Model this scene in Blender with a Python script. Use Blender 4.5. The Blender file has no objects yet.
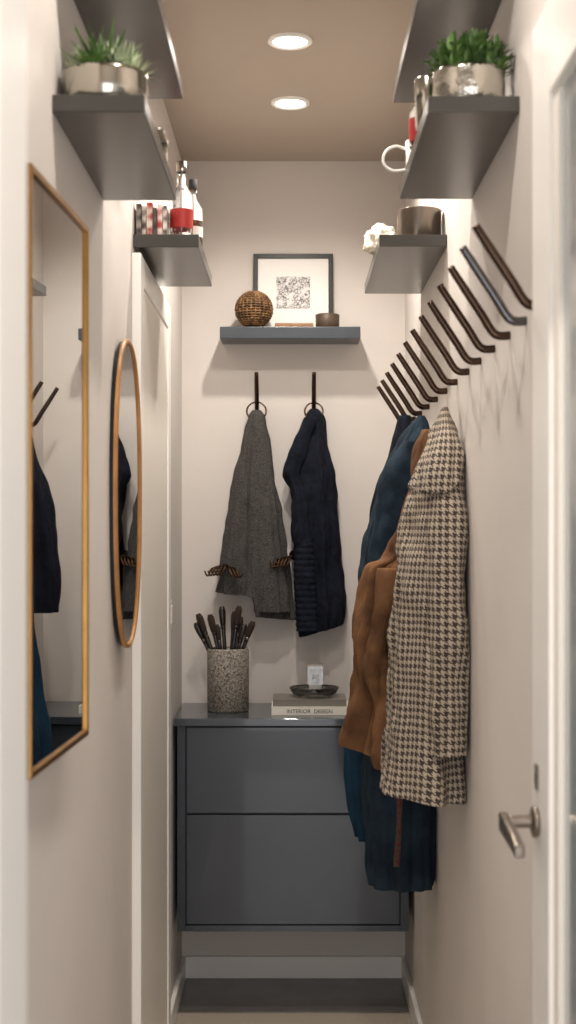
import bpy, bmesh, math, random
from mathutils import Vector, Matrix, noise
random.seed(7)
S=bpy.context.scene
COL=S.collection
pi=math.pi
# ---------------------------------------------------------------- materials
def lin(c):
    return tuple((v/255/12.92) if v/255<=0.04045 else ((v/255+0.055)/1.055)**2.4 for v in c)+(1,)
def mat(name,rgb,rough=.5,metal=0,var=0,vscale=8,bump=0,bscale=60,trans=0,coat=0,sheen=0,spec=None,rgb2=None):
    m=bpy.data.materials.new(name); m.use_nodes=True
    nt=m.node_tree; b=nt.nodes['Principled BSDF']
    b.inputs['Base Color'].default_value=lin(rgb)
    b.inputs['Roughness'].default_value=rough; b.inputs['Metallic'].default_value=metal
    if trans: b.inputs['Transmission Weight'].default_value=trans
    if coat: b.inputs['Coat Weight'].default_value=coat
    if sheen: b.inputs['Sheen Weight'].default_value=sheen
    if spec is not None: b.inputs['Specular IOR Level'].default_value=spec
    tc=nt.nodes.new('ShaderNodeTexCoord')
    if var or rgb2:
        n=nt.nodes.new('ShaderNodeTexNoise'); n.inputs['Scale'].default_value=vscale; n.inputs['Detail'].default_value=5
        nt.links.new(tc.outputs['Object'],n.inputs['Vector'])
        r=nt.nodes.new('ShaderNodeValToRGB')
        c=lin(rgb)
        if rgb2: a,d=c,lin(rgb2)
        else:
            a=tuple(v*(1-var) for v in c[:3])+(1,); d=tuple(min(1,v*(1+var)) for v in c[:3])+(1,)
        r.color_ramp.elements[0].color=a; r.color_ramp.elements[1].color=d
        r.color_ramp.elements[0].position=.38; r.color_ramp.elements[1].position=.62
        nt.links.new(n.outputs['Fac'],r.inputs['Fac']); nt.links.new(r.outputs['Color'],b.inputs['Base Color'])
    if bump:
        n=nt.nodes.new('ShaderNodeTexNoise'); n.inputs['Scale'].default_value=bscale; n.inputs['Detail'].default_value=4
        nt.links.new(tc.outputs['Object'],n.inputs['Vector'])
        bp=nt.nodes.new('ShaderNodeBump'); bp.inputs['Strength'].default_value=bump; bp.inputs['Distance'].default_value=.004
        nt.links.new(n.outputs['Fac'],bp.inputs['Height']); nt.links.new(bp.outputs['Normal'],b.inputs['Normal'])
    return m
M_wall=mat('wall_paint',(213,206,200),.7,var=.02,vscale=3,bump=.06,bscale=180)
M_ceil=mat('ceiling_paint',(180,167,153),.8,bump=.05,bscale=150)
M_white=mat('white_gloss_paint',(244,241,236),.35,bump=.02,bscale=30)
M_door=mat('door_paint',(240,234,224),.4)
M_shelf=mat('shelf_grey',(68,66,63),.25,var=.06,vscale=5)
M_backshelf=mat('shelf_slate',(68,74,80),.3,var=.05)
M_cab=mat('cabinet_slate',(56,62,71),.24,var=.06,vscale=4,coat=.3)
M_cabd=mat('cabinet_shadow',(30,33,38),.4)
M_gold=mat('brushed_brass',(166,124,70),.3,1,var=.1)
M_wood=mat('bent_wood',(172,122,70),.4,0,var=.15,vscale=14)
M_mirror=mat('mirror_glass',(206,208,208),.01,1)
M_bronze=mat('bronze_metal',(78,62,52),.24,1,var=.12,vscale=20)
M_brown=mat('aged_brass',(72,54,40),.4,1,var=.12,vscale=20)
M_steelblue=mat('polished_gunmetal',(100,99,100),.15,1)
M_chrome=mat('silver_metal',(185,180,170),.16,1)
M_nickel=mat('satin_nickel',(134,124,114),.28,1)
M_hammer=mat('hammered_silver',(205,200,190),.2,1,bump=1,bscale=45)
M_black=mat('black_wood',(14,14,14),.4)
M_mat=mat('paper_mat',(240,238,234),.8)
M_soil=mat('soil',(52,40,30),.95,bump=.6,bscale=90)
M_green=mat('leaf_green',(44,76,30),.5,rgb2=(88,120,54),vscale=30)
M_sage=mat('leaf_sage',(96,116,84),.55,rgb2=(190,200,164),vscale=25)
M_glass=mat('clear_glass',(250,252,252),.02,trans=1)
M_ceramic=mat('white_ceramic',(236,232,226),.2,coat=.4)
M_red=mat('red_label',(160,34,30),.5)
M_stone=mat('speckled_stone',(84,78,71),.6,rgb2=(172,164,152),vscale=170,bump=.4,bscale=120)
M_clay=mat('brown_ceramic',(76,60,46),.5,var=.15)
M_tray=mat('oak_tray',(140,102,70),.5,var=.15,vscale=20)
M_tweed=mat('charcoal_tweed',(40,38,38),.95,rgb2=(86,83,80),vscale=320,bump=.8,bscale=200)
M_navy=mat('navy_knit',(14,17,27),.9,rgb2=(22,27,40),vscale=60,bump=.5,bscale=200,spec=.2)
M_teal=mat('teal_wool',(25,38,50),.9,rgb2=(36,53,66),vscale=12,bump=.4,bscale=160,spec=.25)
M_teal2=mat('deep_blue_cotton',(14,42,62),.85,rgb2=(20,54,76),vscale=12,bump=.3,bscale=120,spec=.25)
M_suede=mat('tan_suede',(88,61,42),.9,rgb2=(130,93,63),vscale=9,bump=.5,bscale=90,spec=.2)
M_dark=mat('dark_lining',(30,26,24),.8)
M_book1=mat('book_cover_white',(232,226,214),.5); M_book2=mat('book_cover_grey',(120,114,106),.5)
M_pages=mat('book_pages',(222,212,192),.9)
M_handle=mat('brush_handle',(30,22,18),.3,coat=.4)
M_bristle=mat('brush_bristle',(50,36,30),.95,bump=.6,bscale=200)
M_straw=mat('dried_coral',(222,212,196),.8,bump=.5,bscale=50)
M_plastic=mat('switch_plastic',(232,226,216),.35)
M_rat=mat('rattan_strand',(80,54,30),.5,rgb2=(144,106,64),vscale=60)
M_ratd=mat('rattan_core',(40,25,15),.8)

def nodes_floor(name,c1,c2,cm,rough):
    m=bpy.data.materials.new(name); m.use_nodes=True; nt=m.node_tree; b=nt.nodes['Principled BSDF']
    tc=nt.nodes.new('ShaderNodeTexCoord')
    mp=nt.nodes.new('ShaderNodeMapping'); mp.inputs['Location'].default_value=(.6,.2,0)
    nt.links.new(tc.outputs['Object'],mp.inputs['Vector'])
    br=nt.nodes.new('ShaderNodeTexBrick'); br.offset=0; br.inputs['Scale'].default_value=1
    br.inputs['Brick Width'].default_value=1.2; br.inputs['Row Height'].default_value=.61
    br.inputs['Mortar Size'].default_value=.003
    br.inputs['Color1'].default_value=lin(c1); br.inputs['Color2'].default_value=lin(c2); br.inputs['Mortar'].default_value=lin(cm)
    nt.links.new(mp.outputs['Vector'],br.inputs['Vector']); nt.links.new(br.outputs['Color'],b.inputs['Base Color'])
    b.inputs['Roughness'].default_value=rough
    return m
M_floor=nodes_floor('floor_tiles',(184,172,156),(178,166,150),(200,192,180),.14)
M_floorshade=mat('floor_shade',(100,97,94),.15,var=.1,vscale=6)  # darker floor tone, paints the shade below the cabinet

def houndstooth():
    m=bpy.data.materials.new('houndstooth_wool'); m.use_nodes=True; nt=m.node_tree; b=nt.nodes['Principled BSDF']
    N=nt.nodes; L=nt.links
    uv=N.new('ShaderNodeUVMap'); sep=N.new('ShaderNodeSeparateXYZ'); L.new(uv.outputs['UV'],sep.inputs[0])
    def op(o,a,bv=None):
        n=N.new('ShaderNodeMath'); n.operation=o
        if hasattr(a,'links'): L.new(a,n.inputs[0])
        else: n.inputs[0].default_value=a
        if bv is not None:
            if hasattr(bv,'links'): L.new(bv,n.inputs[1])
            else: n.inputs[1].default_value=bv
        return n.outputs[0]
    k=1/.0155
    u=op('MULTIPLY',sep.outputs['X'],k); v=op('MULTIPLY',sep.outputs['Y'],k)
    a=op('GREATER_THAN',op('FRACT',u),.45); c=op('GREATER_THAN',op('FRACT',v),.45)
    t=op('GREATER_THAN',op('FRACT',op('MULTIPLY',op('ADD',u,v),2)),.5)
    mx=N.new('ShaderNodeMix'); mx.data_type='FLOAT'; L.new(t,mx.inputs[0]); L.new(a,mx.inputs[2]); L.new(c,mx.inputs[3])
    mc=N.new('ShaderNodeMix'); mc.data_type='RGBA'; L.new(mx.outputs[0],mc.inputs[0])
    mc.inputs[6].default_value=lin((182,168,150)); mc.inputs[7].default_value=lin((62,53,48))
    L.new(mc.outputs[2],b.inputs['Base Color']); b.inputs['Roughness'].default_value=.95
    n=N.new('ShaderNodeTexNoise'); n.inputs['Scale'].default_value=250
    bp=N.new('ShaderNodeBump'); bp.inputs['Strength'].default_value=.4; bp.inputs['Distance'].default_value=.003
    tc=N.new('ShaderNodeTexCoord'); L.new(tc.outputs['Object'],n.inputs['Vector'])
    L.new(n.outputs['Fac'],bp.inputs['Height']); L.new(bp.outputs['Normal'],b.inputs['Normal'])
    return m
M_hound=houndstooth()
def emis(name,rgb,s):
    m=bpy.data.materials.new(name); m.use_nodes=True; b=m.node_tree.nodes['Principled BSDF']
    b.inputs['Base Color'].default_value=lin(rgb); b.inputs['Emission Color'].default_value=lin(rgb); b.inputs['Emission Strength'].default_value=s
    return m
M_lamp=emis('lamp_glow',(255,246,234),9)
def art():
    m=bpy.data.materials.new('art_print'); m.use_nodes=True; nt=m.node_tree; N=nt.nodes; L=nt.links; b=N['Principled BSDF']
    tc=N.new('ShaderNodeTexCoord'); vo=N.new('ShaderNodeTexVoronoi'); vo.feature='DISTANCE_TO_EDGE'; vo.inputs['Scale'].default_value=120
    no=N.new('ShaderNodeTexNoise'); no.inputs['Scale'].default_value=45
    L.new(tc.outputs['Object'],vo.inputs['Vector']); L.new(tc.outputs['Object'],no.inputs['Vector'])
    r=N.new('ShaderNodeValToRGB'); r.color_ramp.elements[0].position=.05; r.color_ramp.elements[1].position=.13
    r.color_ramp.elements[0].color=lin((104,102,102)); r.color_ramp.elements[1].color=lin((214,212,210))
    L.new(vo.outputs['Distance'],r.inputs['Fac'])
    r2=N.new('ShaderNodeValToRGB'); r2.color_ramp.elements[0].position=.50; r2.color_ramp.elements[1].position=.60
    L.new(no.outputs['Fac'],r2.inputs['Fac'])
    mx=N.new('ShaderNodeMix'); mx.data_type='RGBA'; L.new(r2.outputs['Color'],mx.inputs[0]); L.new(r.outputs['Color'],mx.inputs[6]); mx.inputs[7].default_value=lin((226,224,222))
    L.new(mx.outputs[2],b.inputs['Base Color']); b.inputs['Roughness'].default_value=.8
    return m
M_art=art()
# ---------------------------------------------------------------- geometry helpers
def mk(name,verts,faces,m,smooth=False,uvs=None):
    me=bpy.data.meshes.new(name); me.from_pydata([tuple(v) for v in verts],[],faces); me.update()
    if uvs:
        ul=me.uv_layers.new(name='UVMap')
        for p in me.polygons:
            for li,vi in zip(p.loop_indices,p.vertices): ul.data[li].uv=uvs[(p.index,vi)] if (p.index,vi) in uvs else uvs.get(vi,(0,0))
    o=bpy.data.objects.new(name,me); COL.objects.link(o)
    if m: me.materials.append(m)
    if smooth: me.polygons.foreach_set('use_smooth',[True]*len(me.polygons))
    return o
def box(name,x0,x1,y0,y1,z0,z1,m,bev=0):
    cx,cy,cz=(x0+x1)/2,(y0+y1)/2,(z0+z1)/2
    v=[(x-cx,y-cy,z-cz) for x in(x0,x1) for y in(y0,y1) for z in(z0,z1)]
    f=[(0,1,3,2),(4,6,7,5),(0,4,5,1),(2,3,7,6),(0,2,6,4),(1,5,7,3)]
    o=mk(name,v,f,m); o.location=(cx,cy,cz)
    if bev:
        b=o.modifiers.new('bevel','BEVEL'); b.width=bev; b.segments=2
    return o
def lathe(name,prof,c,m,seg=48,ribs=0,ramp=0,smooth=True):
    v=[];f=[];n=len(prof)
    for i in range(seg):
        a=2*pi*i/seg; k=1+ramp*math.cos(ribs*a) if ribs else 1
        for r,z in prof: v.append((r*k*math.cos(a),r*k*math.sin(a),z))
    for i in range(seg):
        j=(i+1)%seg
        for k in range(n-1): f.append((i*n+k,j*n+k,j*n+k+1,i*n+k+1))
    o=mk(name,v,f,m,smooth); o.location=c
    return o
def spline(pts,n):
    P=[Vector(p) for p in pts]
    if len(P)==2: return [P[0].lerp(P[1],i/n) for i in range(n+1)]
    out=[]
    seg=len(P)-1
    for i in range(n+1):
        t=i/n*seg; k=min(int(t),seg-1); u=t-k
        p0=P[max(k-1,0)];p1=P[k];p2=P[k+1];p3=P[min(k+2,seg)]
        out.append(.5*((2*p1)+(p2-p0)*u+(2*p0-5*p1+4*p2-p3)*u*u+(3*p1-p0-3*p2+p3)*u**3))
    return out
def tubedata(pts,r,n=24,seg=10,closed=False,flat=1):
    if closed: P=[Vector(p) for p in pts]
    else: P=spline(pts,n)
    N=len(P); v=[];f=[]
    up=None
    for i,p in enumerate(P):
        if closed: t=(P[(i+1)%N]-P[i-1]).normalized()
        else: t=(P[min(i+1,N-1)]-P[max(i-1,0)]).normalized()
        if up is None:
            up=Vector((0,0,1)) if abs(t.z)<.9 else Vector((0,1,0))
        a=(up-t*up.dot(t)).normalized(); up=a; b=t.cross(a)
        rr=r if not isinstance(r,(list,tuple)) else (lambda q:r[int(q)]*(1-q%1)+r[min(int(q)+1,len(r)-1)]*(q%1))(i/(N-1)*(len(r)-1))
        for k in range(seg):
            an=2*pi*k/seg; v.append(p+a*rr*math.cos(an)*flat+b*rr*math.sin(an))
    for i in range(N if closed else N-1):
        j=(i+1)%N
        for k in range(seg):
            l=(k+1)%seg; f.append((i*seg+k,i*seg+l,j*seg+l,j*seg+k))
    if not closed:
        f.append(tuple(range(seg))[::-1]); f.append(tuple((N-1)*seg+k for k in range(seg)))
    return v,f
def tube(name,pts,r,m,n=24,seg=10,closed=False,flat=1):
    v,f=tubedata(pts,r,n,seg,closed,flat)
    return mk(name,v,f,m,True)
def group(name,objs,loc=None):
    e=bpy.data.objects.new(name,None); COL.objects.link(e); e.empty_display_size=.05
    e.location=loc if loc else objs[0].location
    bpy.context.view_layer.update()
    for o in objs:
        o.parent=e; o.matrix_parent_inverse=e.matrix_world.inverted()
    return e
def interp(rows,t):
    q=t*(len(rows)-1); k=min(int(q),len(rows)-2); u=q-k
    p0=rows[max(k-1,0)];p1=rows[k];p2=rows[k+1];p3=rows[min(k+2,len(rows)-1)]
    return [.5*((2*b)+(c-a)*u+(2*a-5*b+4*c-d)*u*u+(3*b-a-3*c+d)*u**3) for a,b,c,d in zip(p0,p1,p2,p3)]
def garment(name,rows,m,nf=9,amp=.1,seed=0,seg=160,steps=90,xmax=None,hem=None,ymax=None,th=.004,rib=0,power=.85,zlump=.006):
    rnd=random.Random(seed); ph=[rnd.uniform(0,6.28) for _ in range(6)]
    v=[];f=[];uv={}
    for i in range(steps+1):
        t=i/steps; z,x0,x1,y0,y1=interp(rows,t)
        cx,cy,rx,ry=(x0+x1)/2,(y0+y1)/2,abs(x1-x0)/2,abs(y1-y0)/2
        for k in range(seg):
            a=2*pi*k/seg
            ca,sa=math.cos(a),math.sin(a)
            sx=math.copysign(abs(ca)**power,ca); sy=math.copysign(abs(sa)**power,sa)
            g=min(1,.25+1.1*t)
            s1=math.sin(nf*a+ph[0]+1.1*math.sin(2.2*t+ph[1]))
            s1=1-2*abs(math.sin((nf*a+ph[0]+1.1*math.sin(2.2*t+ph[1]))/2))**1.4 if nf%2==0 else s1
            fl=amp*g*(.6*s1+.4*math.sin((nf//2*3+1)*a+ph[2]+1.5*t)+.35*math.sin(3*a+ph[3]+2*t))
            fl-=abs(amp)*.35*g
            if rib: fl+=.035*math.sin(z*2*pi/rib)
            x=cx+rx*sx*(1+fl); y=cy+ry*sy*(1+fl*1.2)
            nz=noise.noise(Vector((x*16,y*16,z*7+seed)))*zlump+noise.noise(Vector((x*40,y*40,z*22+seed)))*zlump*.35
            x+=nz*ca*1.4; y+=nz*sa*1.4
            zz=z
            if hem: zz=z+hem(a,x,y)*t**4
            if xmax is not None and x>xmax: x=xmax
            if ymax is not None and y>ymax: y=ymax
            v.append(Vector((x,y,zz)))
    avg=sum((v[i]-v[i+1]).length for i in range(int(steps*.5)*seg,int(steps*.5)*seg+seg-1))
    fi=0
    for i in range(steps):
        for k in range(seg):
            l=(k+1)%seg
            q=(i*seg+k,i*seg+l,(i+1)*seg+l,(i+1)*seg+k); f.append(q)
            us=(k,k+1,k+1,k)
            for vi,uu in zip(q,us): uv[(fi,vi)]=(uu/seg*avg, v[vi].z)
            fi+=1
    f.append(tuple(range(seg))[::-1])
    o=mk(name,v,f,m,True,uv)
    if th:
        s=o.modifiers.new('cloth_thickness','SOLIDIFY'); s.thickness=th; s.offset=-1
    return o
XL,XR=-.367,.377; YB=4.667; H=2.723; YF=1.32
# ---------------------------------------------------------------- room
box('floor',-1.6,1.6,-.8,YB+.1,-.06,0,M_floor)
box('ceiling',-1.6,1.6,-.8,YB+.1,H,H+.08,M_ceil)
box('wall_back',XL-.1,XR+.1,YB,YB+.1,0,H,M_wall)
box('wall_left',XL-.1,XL,YF,YB,0,H,M_wall)
box('wall_right',XR,XR+.1,YF,YB,0,H,M_wall)
box('wall_front_left',-1.6,-.31,1.2,YF,0,H,M_wall)
box('wall_front_right',.42,1.6,1.2,YF,0,H,M_wall)
box('wall_front_header',-.31,.42,1.2,YF,2.28,H,M_wall)
box('trim_1',-.31,-.250,1.19,YF+.005,0,2.24,M_white,.004)
box('trim_2',.38,.42,1.19,YF+.005,0,2.24,M_white,.004)
box('trim_3',-.31,.42,1.19,YF+.005,2.24,2.28,M_white,.004)
box('trim_4',-.37,-.28,1.175,1.19,0,2.34,M_white,.004)
box('trim_5',.41,.49,1.175,1.19,0,2.34,M_white,.004)
box('floor_shade_strip',XL+.014,XR-.014,4.335,YB-.014,0,.004,M_floorshade,.001)  # thin dark sheet standing in for the cabinet's shadow and reflection
# baseboards
box('baseboard_back',XL,XR,YB-.014,YB,0,.075,M_white,.003)
box('baseboard_left',XL,XL+.014,3.995,YB-.014,0,.075,M_white,.003)
box('baseboard_left.001',XL,XL+.014,YF,3.195,0,.075,M_white,.003)
box('baseboard_right',XR-.014,XR,YF,YB-.014,0,.075,M_white,.003)
d=[box('casing_near',XL,XL+.022,3.2,3.27,0,2.13,M_white,.003),
   box('casing_far',XL,XL+.022,3.92,3.99,0,2.13,M_white,.003),
   box('casing_head',XL,XL+.022,3.27,3.92,2.06,2.13,M_white,.003),
   box('leaf',XL,XL+.018,3.27,3.92,.005,2.06,M_door,.002)]
group('door_1',d,(XL,3.6,0))
# entrance door standing open against the right wall
dl,dr=.343,.373
d=[box('stile_lock',dl,dr,1.87,2.0,.01,2.21,M_white,.003),
   box('stile_hinge',dl,dr,1.33,1.44,.01,2.21,M_white,.003),
   box('rail_top',dl,dr,1.44,1.87,2.08,2.21,M_white,.003),
   box('rail_bottom',dl,dr,1.44,1.87,.01,.28,M_white,.003),
   box('bead_1',dl+.006,dr,1.835,1.87,.28,2.08,M_door,.003),
   box('bead_2',dl+.006,dr,1.44,1.46,.28,2.08,M_door,.003),
   box('frosted_pane',dl+.014,dr-.006,1.46,1.835,.28,2.08,mat('frosted_glass',(150,158,160),.2,coat=.5))]
d.append(lathe('rosette',[(0,0),(.021,0),(.022,.003),(.022,.007),(.012,.01),(0,.01)],(dl,1.955,1.090),M_nickel,32)); d[-1].rotation_euler=(0,-pi/2,0)
d.append(tube('spindle',[(dl-.004,1.955,1.090),(.300,1.955,1.090)],.009,M_nickel,6,14))
lv=[(1.968,1.076,1.102),(1.93,1.074,1.101),(1.86,1.072,1.094),(1.82,1.070,1.087)]
v=[];f=[]
for y_,za,zb in lv:
    v+=[(.290,y_,za),(.303,y_,za),(.303,y_,zb),(.290,y_,zb)]
for i in range(3):
    for k in range(4): f.append((i*4+k,i*4+(k+1)%4,i*4+4+(k+1)%4,i*4+4+k))
f+=[(3,2,1,0),(12,13,14,15)]
o=mk('lever',v,f,M_nickel); bb=o.modifiers.new('bevel','BEVEL'); bb.width=.003; bb.segments=3; d.append(o)
d.append(box('keyhole_plate',dl-.003,dl,1.945,1.965,1.135,1.17,M_nickel,.001))
d.append(box('keyhole',dl-.004,dl-.002,1.952,1.958,1.144,1.158,M_black))
group('door_2',d,(dl,1.33,0))
# ---------------------------------------------------------------- shelves
box('wall_shelf',XL,-.225,2.14,2.72,2.136,2.163,M_shelf,.002)
box('wall_shelf',XL,-.215,3.23,3.76,2.148,2.178,M_shelf,.002)
box('wall_shelf',XL,-.225,2.14,2.89,2.385,2.412,M_shelf,.002)
box('wall_shelf',.225,XR,2.315,2.93,2.188,2.215,M_shelf,.002)
box('wall_shelf',.212,XR,3.4,4.09,2.184,2.213,M_shelf,.002)
box('wall_shelf',.225,XR,2.3,3.12,2.447,2.474,M_shelf,.002)
box('display_shelf',-.233,.221,4.517,YB,2.112,2.15,M_backshelf,.002)
# ---------------------------------------------------------------- recessed lights
for y in (3.51,4.02,2.75,1.95,.55):  # nearer ones are added out of view; the hall one brightens the jamb
    a=lathe('trim_ring',[(.043,.012),(.043,-.002),(.052,-.004),(.056,-.001),(.056,.012)],(-.005,y,H-.0),M_white,48)
    a.location.z=H-.004
    b_=lathe('lens',[(0,-.0005),(.043,-.0005)],(-.005,y,H-.003),M_lamp,48)
    group('recessed_light',[a,b_],(-.005,y,H))
    L=bpy.data.lights.new('downlight','SPOT'); L.energy=31 if y>3 else (23 if y>1 else 75); L.spot_size=math.radians(150); L.spot_blend=.6; L.shadow_soft_size=.03; L.color=(1,.92,.83)
    o=bpy.data.objects.new('downlight',L); o.location=(-.005,y,H-.02); COL.objects.link(o)
L=bpy.data.lights.new('hall_fill_light','AREA'); L.shape='RECTANGLE'; L.size=2.2; L.size_y=2; L.energy=44; L.color=(.98,.98,1)  # added unseen fill for soft light from the hall side, no window modelled
o=bpy.data.objects.new('hall_fill_light',L); o.location=(.2,-.75,1.15); o.rotation_euler=(math.radians(90),0,0); COL.objects.link(o)
w=bpy.data.worlds.new('World'); S.world=w; w.use_nodes=True
w.node_tree.nodes['Background'].inputs[0].default_value=(.98,.98,1,1); w.node_tree.nodes['Background'].inputs[1].default_value=.4
# ---------------------------------------------------------------- cabinet
fy=4.295
c=[box('top',-.362,.37,fy-.012,YB,.893,.917,M_cab,.002),
   box('side_left',-.352,-.327,fy,YB,.262,.893,M_cab,.001),
   box('side_right',.333,.358,fy,YB,.262,.893,M_cab,.001),
   box('bottom',-.327,.333,fy,YB,.262,.280,M_cab,.001),
   box('back',-.327,.333,YB-.02,YB,.280,.893,M_cabd),
   box('inner',-.327,.333,fy+.024,YB-.02,.280,.893,M_cabd),
   box('drawer_top',-.324,.330,fy+.003,fy+.023,.6245,.888,M_cab,.0015),
   box('drawer_bottom',-.324,.330,fy+.003,fy+.023,.283,.6185,M_cab,.0015)]
group('floating_cabinet',c,(0,4.48,.262))
s=[box('plate',XL,XL+.007,4.13,4.21,1.20,1.285,M_plastic,.003),box('rocker',XL+.007,XL+.011,4.15,4.19,1.215,1.27,M_plastic,.002)]
group('light_switch',s,(XL,4.17,1.24))
# ---------------------------------------------------------------- mirrors
x0,x1=XL,-.349
fr=.010
y0,y1,z0,z1=1.875,2.285,1.162,1.99
p=[box('frame_near',x0,x1,y0,y0+fr,z0,z1,M_gold,.002),box('frame_far',x0,x1,y1-fr,y1,z0,z1,M_gold,.002),
   box('frame_top',x0,x1,y0+fr,y1-fr,z1-fr,z1,M_gold,.002),box('frame_bottom',x0,x1,y0+fr,y1-fr,z0,z0+fr,M_gold,.002),
   box('glass',x0,x1-.005,y0+fr,y1-fr,z0+fr,z1-fr,M_mirror)]
e=group('rectangular_mirror',p,(x0,1.875,1.57)); e.rotation_euler=(0,0,math.radians(-2.5))
def pill(n,ry,rz,e=2.3):
    o=[]
    for i in range(n):
        a=2*pi*i/n; c_,s_=math.cos(a),math.sin(a)
        o.append((ry*math.copysign(abs(c_)**(2/e),c_),rz*math.copysign(abs(s_)**(2/e),s_)))
    return o
n=96; out=pill(n,.168,.327); inn=pill(n,.157,.316)
cy,cz=2.975,1.573; xa,xb=XL,-.350
v=[];f=[]
for (a,b),(c1,d1) in zip(out,inn):
    v+= [(xb-.009,cy+a,cz+b),(xb-.003,cy+a,cz+b),(xb,cy+(a+c1)/2,cz+(b+d1)/2),(xb-.003,cy+c1,cz+d1),(xb-.008,cy+c1,cz+d1)]
for i in range(n):
    j=(i+1)%n
    for k in range(4): f.append((i*5+k,j*5+k,j*5+k+1,i*5+k+1))
fo=mk('frame',v,f,M_wood,True)
g=mk('glass',[(xb-.005,cy+a,cz+b) for a,b in inn],[tuple(range(n))],M_mirror)
bo=pill(n,.164,.322)
v=[(xa,cy+a,cz+b) for a,b in bo]+[(xb-.008,cy+a,cz+b) for a,b in bo]
bk=mk('backing',v,[tuple(range(n)),tuple(range(n,2*n))]+[(i,(i+1)%n,n+(i+1)%n,n+i) for i in range(n)],M_black)
e=group('oval_mirror',[fo,g,bk],(xa,cy-.17,cz)); e.rotation_euler=(0,0,math.radians(-2.4))
# ---------------------------------------------------------------- coat hooks
def hook(axis,pos,m):
    prof=[(0,0),(.016,-.001),(.027,.003),(.036,.014),(.048,.034),(.077,.078),(.103,.118)]
    x,y,z=pos
    pts=[(x-u,y,z+h) if axis=='x' else (x,y-u,z+h) for u,h in prof]
    return tube('coat_hook',pts,[.0076]*5+[.0074,.0066],m,30,12)
hy=[2.09,2.25,2.42,2.60,2.79,2.98,3.19,3.40,3.62,3.84,4.06,4.27,4.46]
for i,y in enumerate(hy):
    hook('x',(XR,y,1.833),M_steelblue if i==1 else M_bronze)
for x in (-.116,.072):
    hook('y',(x,YB,1.888),M_bronze)
def ring(name,c,r,m,tilt=0.3,rr=.003):
    P=[]
    for i in range(40):
        a=2*pi*i/40; P.append(Vector(c)+Vector((r*math.cos(a),r*math.sin(a)*math.sin(tilt),r*math.sin(a)*math.cos(tilt))))
    return tube(name,P,rr,m,seg=8,closed=True)
# ---------------------------------------------------------------- back-wall garments
yb=YB-.006
g1=garment('body',[(1.885,-.125,-.107,4.605,4.635),(1.86,-.140,-.092,4.585,4.655),(1.79,-.160,-.080,4.58,4.658),(1.66,-.188,-.062,4.57,yb),(1.53,-.205,-.042,4.565,yb),(1.40,-.222,-.022,4.56,yb),(1.30,-.232,-.008,4.56,yb),(1.25,-.236,.000,4.56,yb)],
   M_tweed,nf=8,amp=.17,seed=3,ymax=yb,zlump=.010,hem=lambda a,x,y:-.10*(x+.12)-.01+(.035 if x<-.12 else -.03))
g1b=garment('loose_end',[(1.84,-.125,-.092,4.575,4.60),(1.66,-.13,-.062,4.56,4.60),(1.42,-.135,-.03,4.55,4.59),(1.225,-.125,.000,4.55,4.59)],M_tweed,nf=6,amp=.12,seed=8)
r1=ring('loop',(-.117,4.615,1.885),.032,M_bronze)
group('tweed_scarf',[g1,g1b,r1],(-.116,4.62,1.9))
g2=garment('body',[(1.89,.062,.084,4.605,4.635),(1.865,.047,.100,4.585,4.655),(1.80,.026,.116,4.58,4.658),(1.73,.006,.127,4.57,yb),(1.66,-.006,.134,4.565,yb),(1.55,.008,.141,4.56,yb),(1.40,.012,.149,4.56,yb),(1.26,.018,.156,4.56,yb),(1.18,.022,.154,4.565,yb)],
   M_navy,nf=8,amp=.16,seed=5,ymax=yb,zlump=.012,hem=lambda a,x,y:-.02+.3*(x-.09))
g2c=garment('sleeve',[(1.86,.047,.078,4.575,4.605),(1.76,.002,.05,4.56,4.60),(1.685,-.026,.03,4.55,4.60),(1.655,-.022,.035,4.55,4.60),(1.60,.000,.045,4.545,4.59),(1.50,.008,.055,4.545,4.59),(1.45,.010,.060,4.54,4.59)],M_navy,nf=4,amp=.12,seed=2,zlump=.01)
g2b=garment('ribbed_cuff',[(1.46,.010,.062,4.538,4.59),(1.36,.012,.068,4.538,4.585),(1.26,.016,.077,4.538,4.585),(1.165,.020,.082,4.538,4.585)],M_navy,nf=4,amp=.05,seed=1,rib=.02,steps=140)
r2=ring('loop',(.072,4.615,1.885),.030,M_bronze)
group('navy_cardigan',[g2,g2b,g2c,r2],(.072,4.62,1.9))
def multi(cx,z,dirx,n):
    ob=[]
    for i in range(n):
        a=i*.011
        ob.append(tube('prong_%d'%i,[(cx,YB,z),(cx+dirx*.004,4.60+.004*i,z-.002),(cx+dirx*(.010+a),4.548,z-.006-.002*i),(cx+dirx*(.020+a),4.534,z-.026-.002*i),(cx+dirx*(.028+a),4.534,z-.034),(cx+dirx*(.034+a),4.534,z-.020)],[.004,.004,.0035,.0025],M_brown,28,8))
    ob.append(lathe('boss',[(0,0),(.016,0),(.016,.008),(0,.010)],(cx,YB,z),M_brown,24)); ob[-1].rotation_euler=(pi/2,0,0)
    group('branch_wall_hook',ob,(cx,YB,z))
multi(-.205,1.382,-1,5)
multi(.006,1.41,-1,5)
multi(-.215,1.376,1,3)
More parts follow.
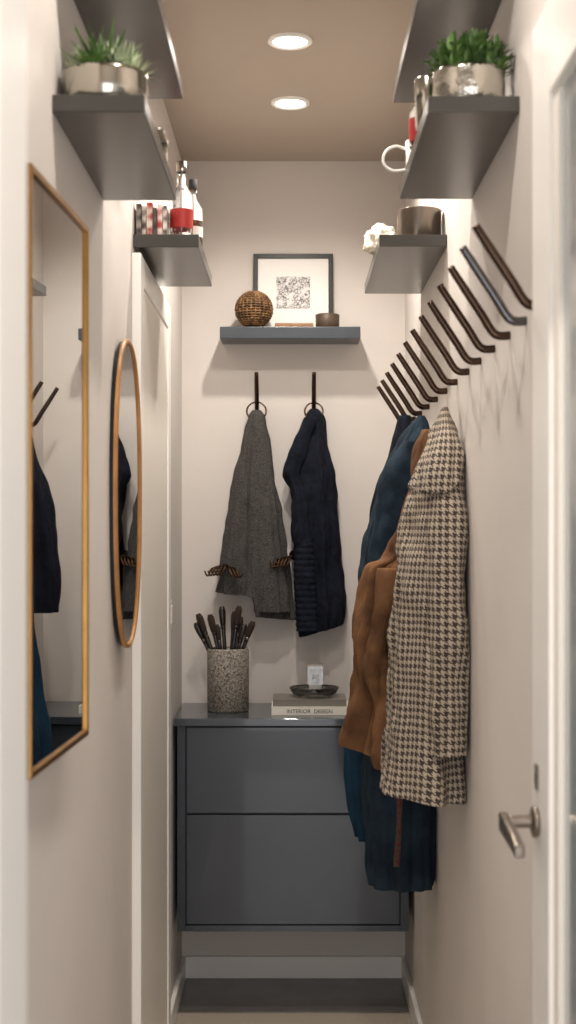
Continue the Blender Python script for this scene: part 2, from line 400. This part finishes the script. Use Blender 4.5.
# ---------------------------------------------------------------- right-wall coats
xm=XR-.006
P=[garment('body',[(1.742,.338,.350,3.13,3.18),(1.71,.324,.362,3.10,3.21),(1.64,.292,.372,3.05,3.25),(1.54,.262,.372,3.01,3.29),(1.44,.243,.372,2.99,3.31),(1.33,.230,.372,2.98,3.32),(1.15,.218,.372,2.965,3.33),(1.0,.209,.372,2.955,3.33),(.915,.202,.372,2.95,3.33)],
    M_hound,nf=5,amp=.08,seed=12,xmax=xm,steps=120,power=.8,zlump=.014,hem=lambda a,x,y:.12*(.30-x)),
   garment('sleeve',[(1.64,.315,.368,3.02,3.08),(1.58,.304,.370,2.985,3.07),(1.50,.296,.370,2.955,3.05),(1.35,.292,.368,2.935,3.03),(1.2,.290,.366,2.925,3.02),(1.08,.290,.364,2.925,3.02),(1.02,.290,.362,2.925,3.02)],
    M_hound,nf=4,amp=.09,seed=4,xmax=xm,power=.8,zlump=.010),
   garment('collar',[(1.768,.340,.346,3.128,3.150),(1.745,.331,.353,3.11,3.17),(1.71,.315,.366,3.07,3.21),(1.66,.293,.374,3.015,3.25),(1.61,.276,.374,2.980,3.27),(1.585,.271,.374,2.968,3.28)],
    M_hound,nf=6,amp=.04,seed=6,xmax=xm,power=.95,steps=40,th=.004,zlump=.010,hem=lambda a,x,y:(.9*(x-.33) if x>.33 else .45*(.30-x) if x<.30 else 0)-.012)]
group('houndstooth_coat',P,(.34,3.15,1.8))
P=[garment('body',[(1.74,.325,.35,3.44,3.48),(1.66,.30,.368,3.42,3.51),(1.50,.27,.37,3.40,3.53),(1.425,.235,.37,3.39,3.53),(1.39,.190,.37,3.39,3.53),(1.25,.172,.37,3.39,3.54),(1.10,.152,.37,3.39,3.54),(.98,.130,.37,3.39,3.54),(.94,.128,.37,3.39,3.54)],
    M_suede,nf=10,amp=.18,seed=21,xmax=xm,power=.75,zlump=.018,hem=lambda a,x,y:-.38*(x-.2)),
   garment('sleeve',[(1.40,.212,.262,3.365,3.41),(1.27,.200,.25,3.355,3.40),(1.15,.175,.235,3.35,3.40),(1.05,.19,.245,3.355,3.40),(.92,.21,.262,3.36,3.40)],M_suede,nf=4,amp=.16,seed=9,zlump=.018)]
group('suede_jacket',P,(.34,3.43,1.8))
P=[garment('body',[(1.79,.328,.352,3.64,3.69),(1.75,.300,.368,3.62,3.72),(1.66,.250,.371,3.60,3.74),(1.55,.218,.371,3.60,3.75),(1.42,.187,.371,3.60,3.75),(1.2,.180,.371,3.60,3.75),(.9,.190,.371,3.60,3.75),(.70,.200,.371,3.60,3.75),(.565,.204,.371,3.60,3.75)],
    M_teal,nf=8,amp=.12,seed=31,xmax=xm,power=.8,zlump=.014),
   garment('sleeve',[(1.72,.285,.33,3.585,3.64),(1.66,.252,.32,3.575,3.63),(1.55,.225,.30,3.57,3.62),(1.42,.20,.27,3.57,3.62),(1.2,.19,.25,3.57,3.62),(1.02,.19,.25,3.57,3.62)],M_teal,nf=4,amp=.1,seed=3,zlump=.014)]
group('teal_coat',P,(.34,3.65,1.8))
P=[garment('body',[(1.75,.325,.352,3.86,3.91),(1.66,.27,.37,3.84,3.93),(1.45,.22,.37,3.83,3.95),(1.1,.19,.37,3.82,3.95),(.85,.155,.37,3.82,3.95),(.64,.180,.33,3.82,3.95)],M_teal2,nf=8,amp=.14,seed=41,xmax=xm)]
group('blue_cotton_jacket',P,(.34,3.88,1.8))
P=[garment('body',[(1.84,.335,.355,4.25,4.29),(1.74,.30,.37,4.23,4.31),(1.62,.258,.371,4.22,4.33),(1.5,.235,.371,4.22,4.34),(1.36,.222,.371,4.22,4.34),(1.24,.228,.371,4.22,4.34)],M_navy,nf=6,amp=.12,seed=44,xmax=xm)]
group('navy_sweater',P,(.34,4.27,1.8))
M_rib=mat('red_pattern_ribbon',(100,34,34),.8,rgb2=(74,70,60),vscale=140)
garment('patterned_scarf',[(1.70,.325,.345,3.552,3.560),(1.4,.28,.31,3.552,3.560),(1.1,.262,.285,3.552,3.560),(.8,.266,.280,3.552,3.560),(.64,.260,.271,3.552,3.560)],M_rib,nf=3,amp=.05,seed=2,seg=40,zlump=.002,th=.001)
# ---------------------------------------------------------------- display shelf items
zs=2.15
fx=.004
p=[box('frame_left',-.132+fx,-.117+fx,0,.016,0,.262,M_black,.001),box('frame_right',.117+fx,.132+fx,0,.016,0,.262,M_black,.001),
   box('frame_top',-.117+fx,.117+fx,0,.016,.247,.262,M_black,.001),box('frame_bottom',-.117+fx,.117+fx,0,.016,0,.015,M_black,.001),
   box('mat_board',-.117+fx,.117+fx,.006,.012,.015,.247,M_mat),box('print',-.056+fx,.056+fx,.004,.006,.080,.186,M_art)]
e=group('framed_print',p,(0,0,0)); e.location=(0,4.636,zs); e.rotation_euler=(math.radians(-3.5),0,0)
gx,gy,gr=-.124,4.566,.060
core=lathe('core',[(0,.0),(.03,.001)]+[((gr-.002)*math.sin(a),.062-.060*math.cos(a)) for a in [pi*(.17+.72*i/20) for i in range(21)]]+[(.016,.118),(.014,.06),(0,.05)],(gx,gy,zs),M_ratd,48)
V=[];F=[]
NV=26
for k in range(NV):
    a=2*pi*k/NV; pts=[]
    for i in range(22):
        t=pi*(.15+.75*i/21); rr=gr+.0012*math.cos(pi*i)
        pts.append((rr*math.sin(t)*math.cos(a),rr*math.sin(t)*math.sin(a),.062-gr*math.cos(t)))
    v,f=tubedata(pts,.0022,seg=6,n=40); o=len(V); V.extend(v); F.extend([tuple(i+o for i in q) for q in f])
for j in range(17):
    t=pi*(.17+.72*j/16); pts=[]
    for i in range(NV*4):
        a=2*pi*i/(NV*4); rr=gr+.0018*math.cos(a*NV/2+pi*(j%2))
        pts.append((rr*math.sin(t)*math.cos(a),rr*math.sin(t)*math.sin(a),.062-gr*math.cos(t)))
    v,f=tubedata(pts,.0024,seg=6,closed=True); o=len(V); V.extend(v); F.extend([tuple(i+o for i in q) for q in f])
wv=mk('weave',V,F,M_rat,True); wv.location=(gx,gy,zs)
group('rattan_globe_vase',[core,wv],(gx,gy,zs))
lathe('votive_cup',[(0,0),(.034,0),(.038,.004),(.040,.046),(.037,.048),(.034,.044),(.033,.01),(0,.008)],(.116,4.58,zs),M_clay,48)
box('wooden_tray',-.055,.070,4.540,4.622,zs,zs+.016,M_tray,.004)
# ---------------------------------------------------------------- cabinet-top items
zc=.917
P=[lathe('pot',[(0,0),(.062,0),(.066,.004),(.067,.195),(.065,.2),(.060,.198),(.059,.02),(0,.018)],(-.204,4.47,zc),M_stone,64)]
for i in range(10):
    a=i/9*2-1; a2=random.uniform(-.5,.5)
    bx,by=-.204-a*.015,4.47+a2*.04
    h=.295+random.uniform(-.03,.045)
    tx=-.204+a*.075+random.uniform(-.015,.015); ty=4.47+a2*.06
    if i in (0,1): tx-=.03
    base=Vector((bx,by,zc+.03)); tip=Vector((tx,ty,zc+h))
    dd=(tip-base)
    P.append(tube('brush_handle_%d'%i,[base,base+dd*.5,base+dd*.78],[.004,.006,.007],M_handle,10,8))
    P.append(tube('ferrule_%d'%i,[base+dd*.78,base+dd*.82],.008,M_handle if i%3 else M_nickel,3,10))
    P.append(tube('bristle_%d'%i,[base+dd*.82,base+dd*.9,base+dd*.97,base+dd*1.02],[.0085,.011,.012,.007],M_bristle if i%4 else M_handle,10,10))
group('brush_pot',P,(-.204,4.47,zc))
P=[box('cover_lower',-.062,.178,4.36,4.52,zc,zc+.024,M_pages,.001),
   box('spine_lower',-.064,.180,4.355,4.361,zc,zc+.026,M_book1,.001),
   box('board_lower',-.064,.180,4.355,4.525,zc+.0235,zc+.0265,M_book1,.0008),
   box('cover_upper',-.058,.168,4.368,4.52,zc+.0265,zc+.046,M_pages,.001),
   box('spine_upper',-.060,.170,4.362,4.369,zc+.0265,zc+.048,M_book2,.001),
   box('board_upper',-.060,.170,4.362,4.525,zc+.0455,zc+.048,M_book2,.0008)]
t=bpy.data.curves.new('title','FONT'); t.body='INTERIOR  DESIGN'; t.size=.017; t.align_x='CENTER'; t.extrude=.0003
o=bpy.data.objects.new('spine_title',t); COL.objects.link(o); o.location=(.055,4.3545,zc+.007); o.rotation_euler=(pi/2,0,0); t.materials.append(M_dark); P.append(o)
group('book_stack',P,(.06,4.44,zc))
zz=zc+.048
P=[lathe('bowl',[(0,0),(.05,0),(.070,.012),(.080,.030),(.078,.031),(.066,.015),(.048,.005),(0,.005)],(.070,4.44,zz),M_glass,64),
   lathe('bowl_upper',[(0,0),(.042,0),(.056,.010),(.064,.022),(.062,.023),(.052,.012),(.04,.004),(0,.004)],(.070,4.44,zz+.008),M_glass,64)]
group('glass_dish',P,(.07,4.44,zz))
zq=zz+.013
P=[box('glass_block',.046,.102,4.425,4.455,zq,zq+.088,M_glass,.004),
   box('card',.054,.094,4.437,4.441,zq+.012,zq+.072,M_mat),box('card_print',.062,.086,4.4355,4.437,zq+.03,zq+.058,M_art),
   box('metal_edge',.045,.103,4.424,4.456,zq+.086,zq+.090,M_nickel,.001)]
group('perfume_bottle',P,(.074,4.44,zq))
# ---------------------------------------------------------------- plants
def leafmesh(name,blades,m):
    v=[];f=[]
    for (p,d,l,w,bend) in blades:
        p=Vector(p); d=Vector(d).normalized(); side=d.cross(Vector((0,0,1)))
        if side.length<.1: side=Vector((1,0,0))
        side.normalize(); nrm=side.cross(d).normalized()
        b=len(v); K=6
        for i in range(K+1):
            t=i/K; ww=w*math.sin(pi*min(1,.12+.88*t))**.8 if i<K else .0003
            q=p+d*l*t+nrm*bend*l*t*t+Vector((0,0,-abs(bend)*.6*l*t*t))
            v+= [q-side*ww+nrm*ww*.3,q,q+side*ww+nrm*ww*.3]
        for i in range(K):
            for k in range(2): f.append((b+i*3+k,b+i*3+k+1,b+i*3+k+4,b+i*3+k+3))
    return mk(name,v,f,m,True)
def potplant(name,c,r,h,potmat,kind):
    x,y,z=c
    P=[lathe('pot',[(0,0),(r*.86,0),(r*.95,.006),(r,h*.45),(r*.98,h*.9),(r*1.0,h),(r*.95,h),(r*.93,h*.85),(0,h*.84)],c,potmat,64),
       lathe('soil',[(0,h*.86),(r*.93,h*.86)],c,M_soil,32)]
    B=[];B2=[]
    top=z+h*.85
    if kind=='spiky':
        for k in range(8):
            ang=k*2*pi/7; rr=r*.6 if k<7 else 0
            bx,by=x+rr*math.cos(ang),y+rr*math.sin(ang)
            for i in range(50):
                a=random.uniform(0,2*pi); e=random.uniform(.15,1.45)
                l=random.uniform(.035,.068) if k not in (2,7) else random.uniform(.05,.115)
                if by+l*math.sin(a)*math.cos(e)>y+.10 or bx+l*math.cos(a)*math.cos(e)<XL+.004: l*=.4
                (B if k%2 else B2).append(((bx,by,top),(math.cos(a)*math.cos(e),math.sin(a)*math.cos(e),math.sin(e)),l,.0030,random.uniform(-.1,.3)))
    else:
        for i in range(460):
            a=random.uniform(0,2*pi); q=r*.92*math.sqrt(random.random())
            e=random.uniform(.1,1.4); l=random.uniform(.018,.034)
            hh=random.uniform(0,.066)*(1-.5*(q/r)**2)
            bx,by=x+q*math.cos(a)*1.05,y+q*math.sin(a)*1.05
            a=a+random.uniform(-1,1)
            (B if i%3 else B2).append(((bx,by,top+hh),(math.cos(a)*math.cos(e),math.sin(a)*math.cos(e),math.sin(e)),l,.0040,random.uniform(-.1,.4)))
        for i in range(70):
            a=random.uniform(0,2*pi); q=r*.7*math.sqrt(random.random())
            B.append(((x+q*math.cos(a),y+q*math.sin(a),top-.003),(math.cos(a)*.2,math.sin(a)*.2,1),.06,.0012,0))
    P.append(leafmesh('leaves',B,M_green)); P.append(leafmesh('leaves_pale',B2,M_sage if kind=='spiky' else M_green))
    group(name,P,c)
potplant('potted_succulent',(-.296,2.215,2.163),.068,.052,M_chrome,'spiky')
potplant('potted_fern',(.302,2.39,2.215),.062,.060,M_hammer,'leafy')
lathe('glass_globe',[(0,0),(.02,0)]+[(.038*math.sin(a),.038-.038*math.cos(a)) for a in [pi*(.2+.65*i/14) for i in range(15)]]+[(.016,.078)],(-.315,2.43,2.163),M_glass,48)
lathe('silver_tumbler',[(0,0),(.020,0),(.024,.004),(.026,.090),(.025,.093),(.023,.09),(.021,.008),(0,.006)],(.246,2.52,2.215),M_chrome,40)
P=[lathe('body',[(0,0),(.017,0),(.019,.003),(.019,.065),(.009,.08),(.009,.10),(0,.101)],(.240,2.64,2.215),M_glass,32),
   lathe('label',[(.0195,.012),(.0195,.055)],(.240,2.64,2.215),M_red,32),lathe('cap',[(0,.113),(.010,.112),(.010,.098),(0,.098)],(.240,2.64,2.215),M_dark,24)]
group('small_red_bottle',P,(.240,2.64,2.215))
P=[lathe('cup',[(0,0),(.030,0),(.034,.006),(.037,.072),(.035,.074),(.033,.070),(.030,.008),(0,.006)],(.268,2.86,2.215),M_ceramic,48),
   tube('handle',[(.234,2.86,2.272),(.214,2.86,2.280),(.194,2.86,2.272),(.186,2.86,2.254),(.192,2.86,2.238),(.210,2.86,2.229),(.235,2.86,2.233)],.0030,M_ceramic,30,10)]
group('ceramic_mug',P,(.268,2.86,2.215))
lathe('silver_bowl',[(0,0),(.050,0),(.054,.004),(.055,.076),(.057,.078),(.054,.08),(.051,.074),(.048,.008),(0,.006)],(.318,3.50,2.213),M_nickel,56)
bm=bmesh.new(); bmesh.ops.create_icosphere(bm,subdivisions=5,radius=.044)
for v_ in bm.verts:
    d_=noise.noise(v_.co*55)*.5+noise.noise(v_.co*120)*.35
    v_.co*=1+.5*d_
    if v_.co.z<-.027: v_.co.z=-.027
me=bpy.data.meshes.new('coral'); bm.to_mesh(me); bm.free(); me.materials.append(M_straw); me.polygons.foreach_set('use_smooth',[True]*len(me.polygons))
o=bpy.data.objects.new('coral_ornament',me); o.location=(.234,3.63,2.240); COL.objects.link(o)
P=[lathe('glass_body',[(0,0),(.024,0),(.027,.004),(.027,.105),(.022,.120),(.011,.135),(.010,.170),(.012,.172),(0,.173)],(-.262,3.32,2.178),M_glass,40),
   lathe('label',[(.0277,.03),(.0277,.075)],(-.262,3.32,2.178),M_red,40),
   lathe('cap',[(.0125,.165),(.0125,.19),(0,.191)],(-.262,3.32,2.178),M_nickel,24)]
group('glass_bottle',P,(-.262,3.32,2.178))
P=[lathe('glass_body',[(0,0),(.021,0),(.024,.004),(.024,.10),(.010,.122),(.009,.15),(0,.151)],(-.242,3.42,2.178),M_glass,40),
   lathe('liquor',[(0,.004),(.0215,.005),(.0215,.07),(0,.071)],(-.242,3.42,2.178),mat('amber_liquor',(84,44,20),.1,coat=.5),32),
   lathe('label',[(.0245,.03),(.0245,.055)],(-.242,3.42,2.178),M_ceramic,40),
   lathe('cap',[(.011,.148),(.011,.172),(0,.173)],(-.242,3.42,2.178),M_dark,24)]
group('liquor_bottle',P,(-.242,3.42,2.178))
P=[];x=-.362
for i,(w_,h_,c_,c2) in enumerate(((.012,.075,(150,140,130),(40,36,36)),(.010,.07,(60,50,48),(190,180,170)),(.014,.078,(206,196,182),(150,40,36)),(.009,.066,(36,34,36),(90,80,76)),(.012,.074,(160,36,32),(220,206,196)),(.009,.07,(214,206,196),(60,54,52)))):
    mm=mat('book_jacket_%d'%i,c_,.5,rgb2=c2,vscale=45)
    P.append(box('cover_%d'%i,x,x+w_,3.25,3.33,2.178,2.178+h_,mm,.0015))
    P.append(box('pages_%d'%i,x+.002,x+w_-.002,3.252,3.331,2.180,2.178+h_+.0004,M_pages))
    x+=w_+.001
group('book_row',P,(-.33,3.3,2.178))
lathe('metal_jar',[(0,0),(.022,0),(.027,.01),(.028,.05),(.02,.065),(.021,.07),(.017,.07),(.016,.06),(0,.05)],(-.256,2.58,2.163),M_chrome,40)
# ---------------------------------------------------------------- camera
cam=bpy.data.cameras.new('camera'); co=bpy.data.objects.new('camera',cam); COL.objects.link(co)
co.location=(0,0,1.5); co.rotation_euler=(pi/2,0,0)
cam.sensor_width=36; cam.lens=36*1400/1024
cam.shift_x=-4/1024; cam.shift_y=16/1024
cam.clip_start=.05
cam.dof.use_dof=True; cam.dof.focus_distance=3.9; cam.dof.aperture_fstop=4.5
S.camera=co
S.view_settings.view_transform='Standard'
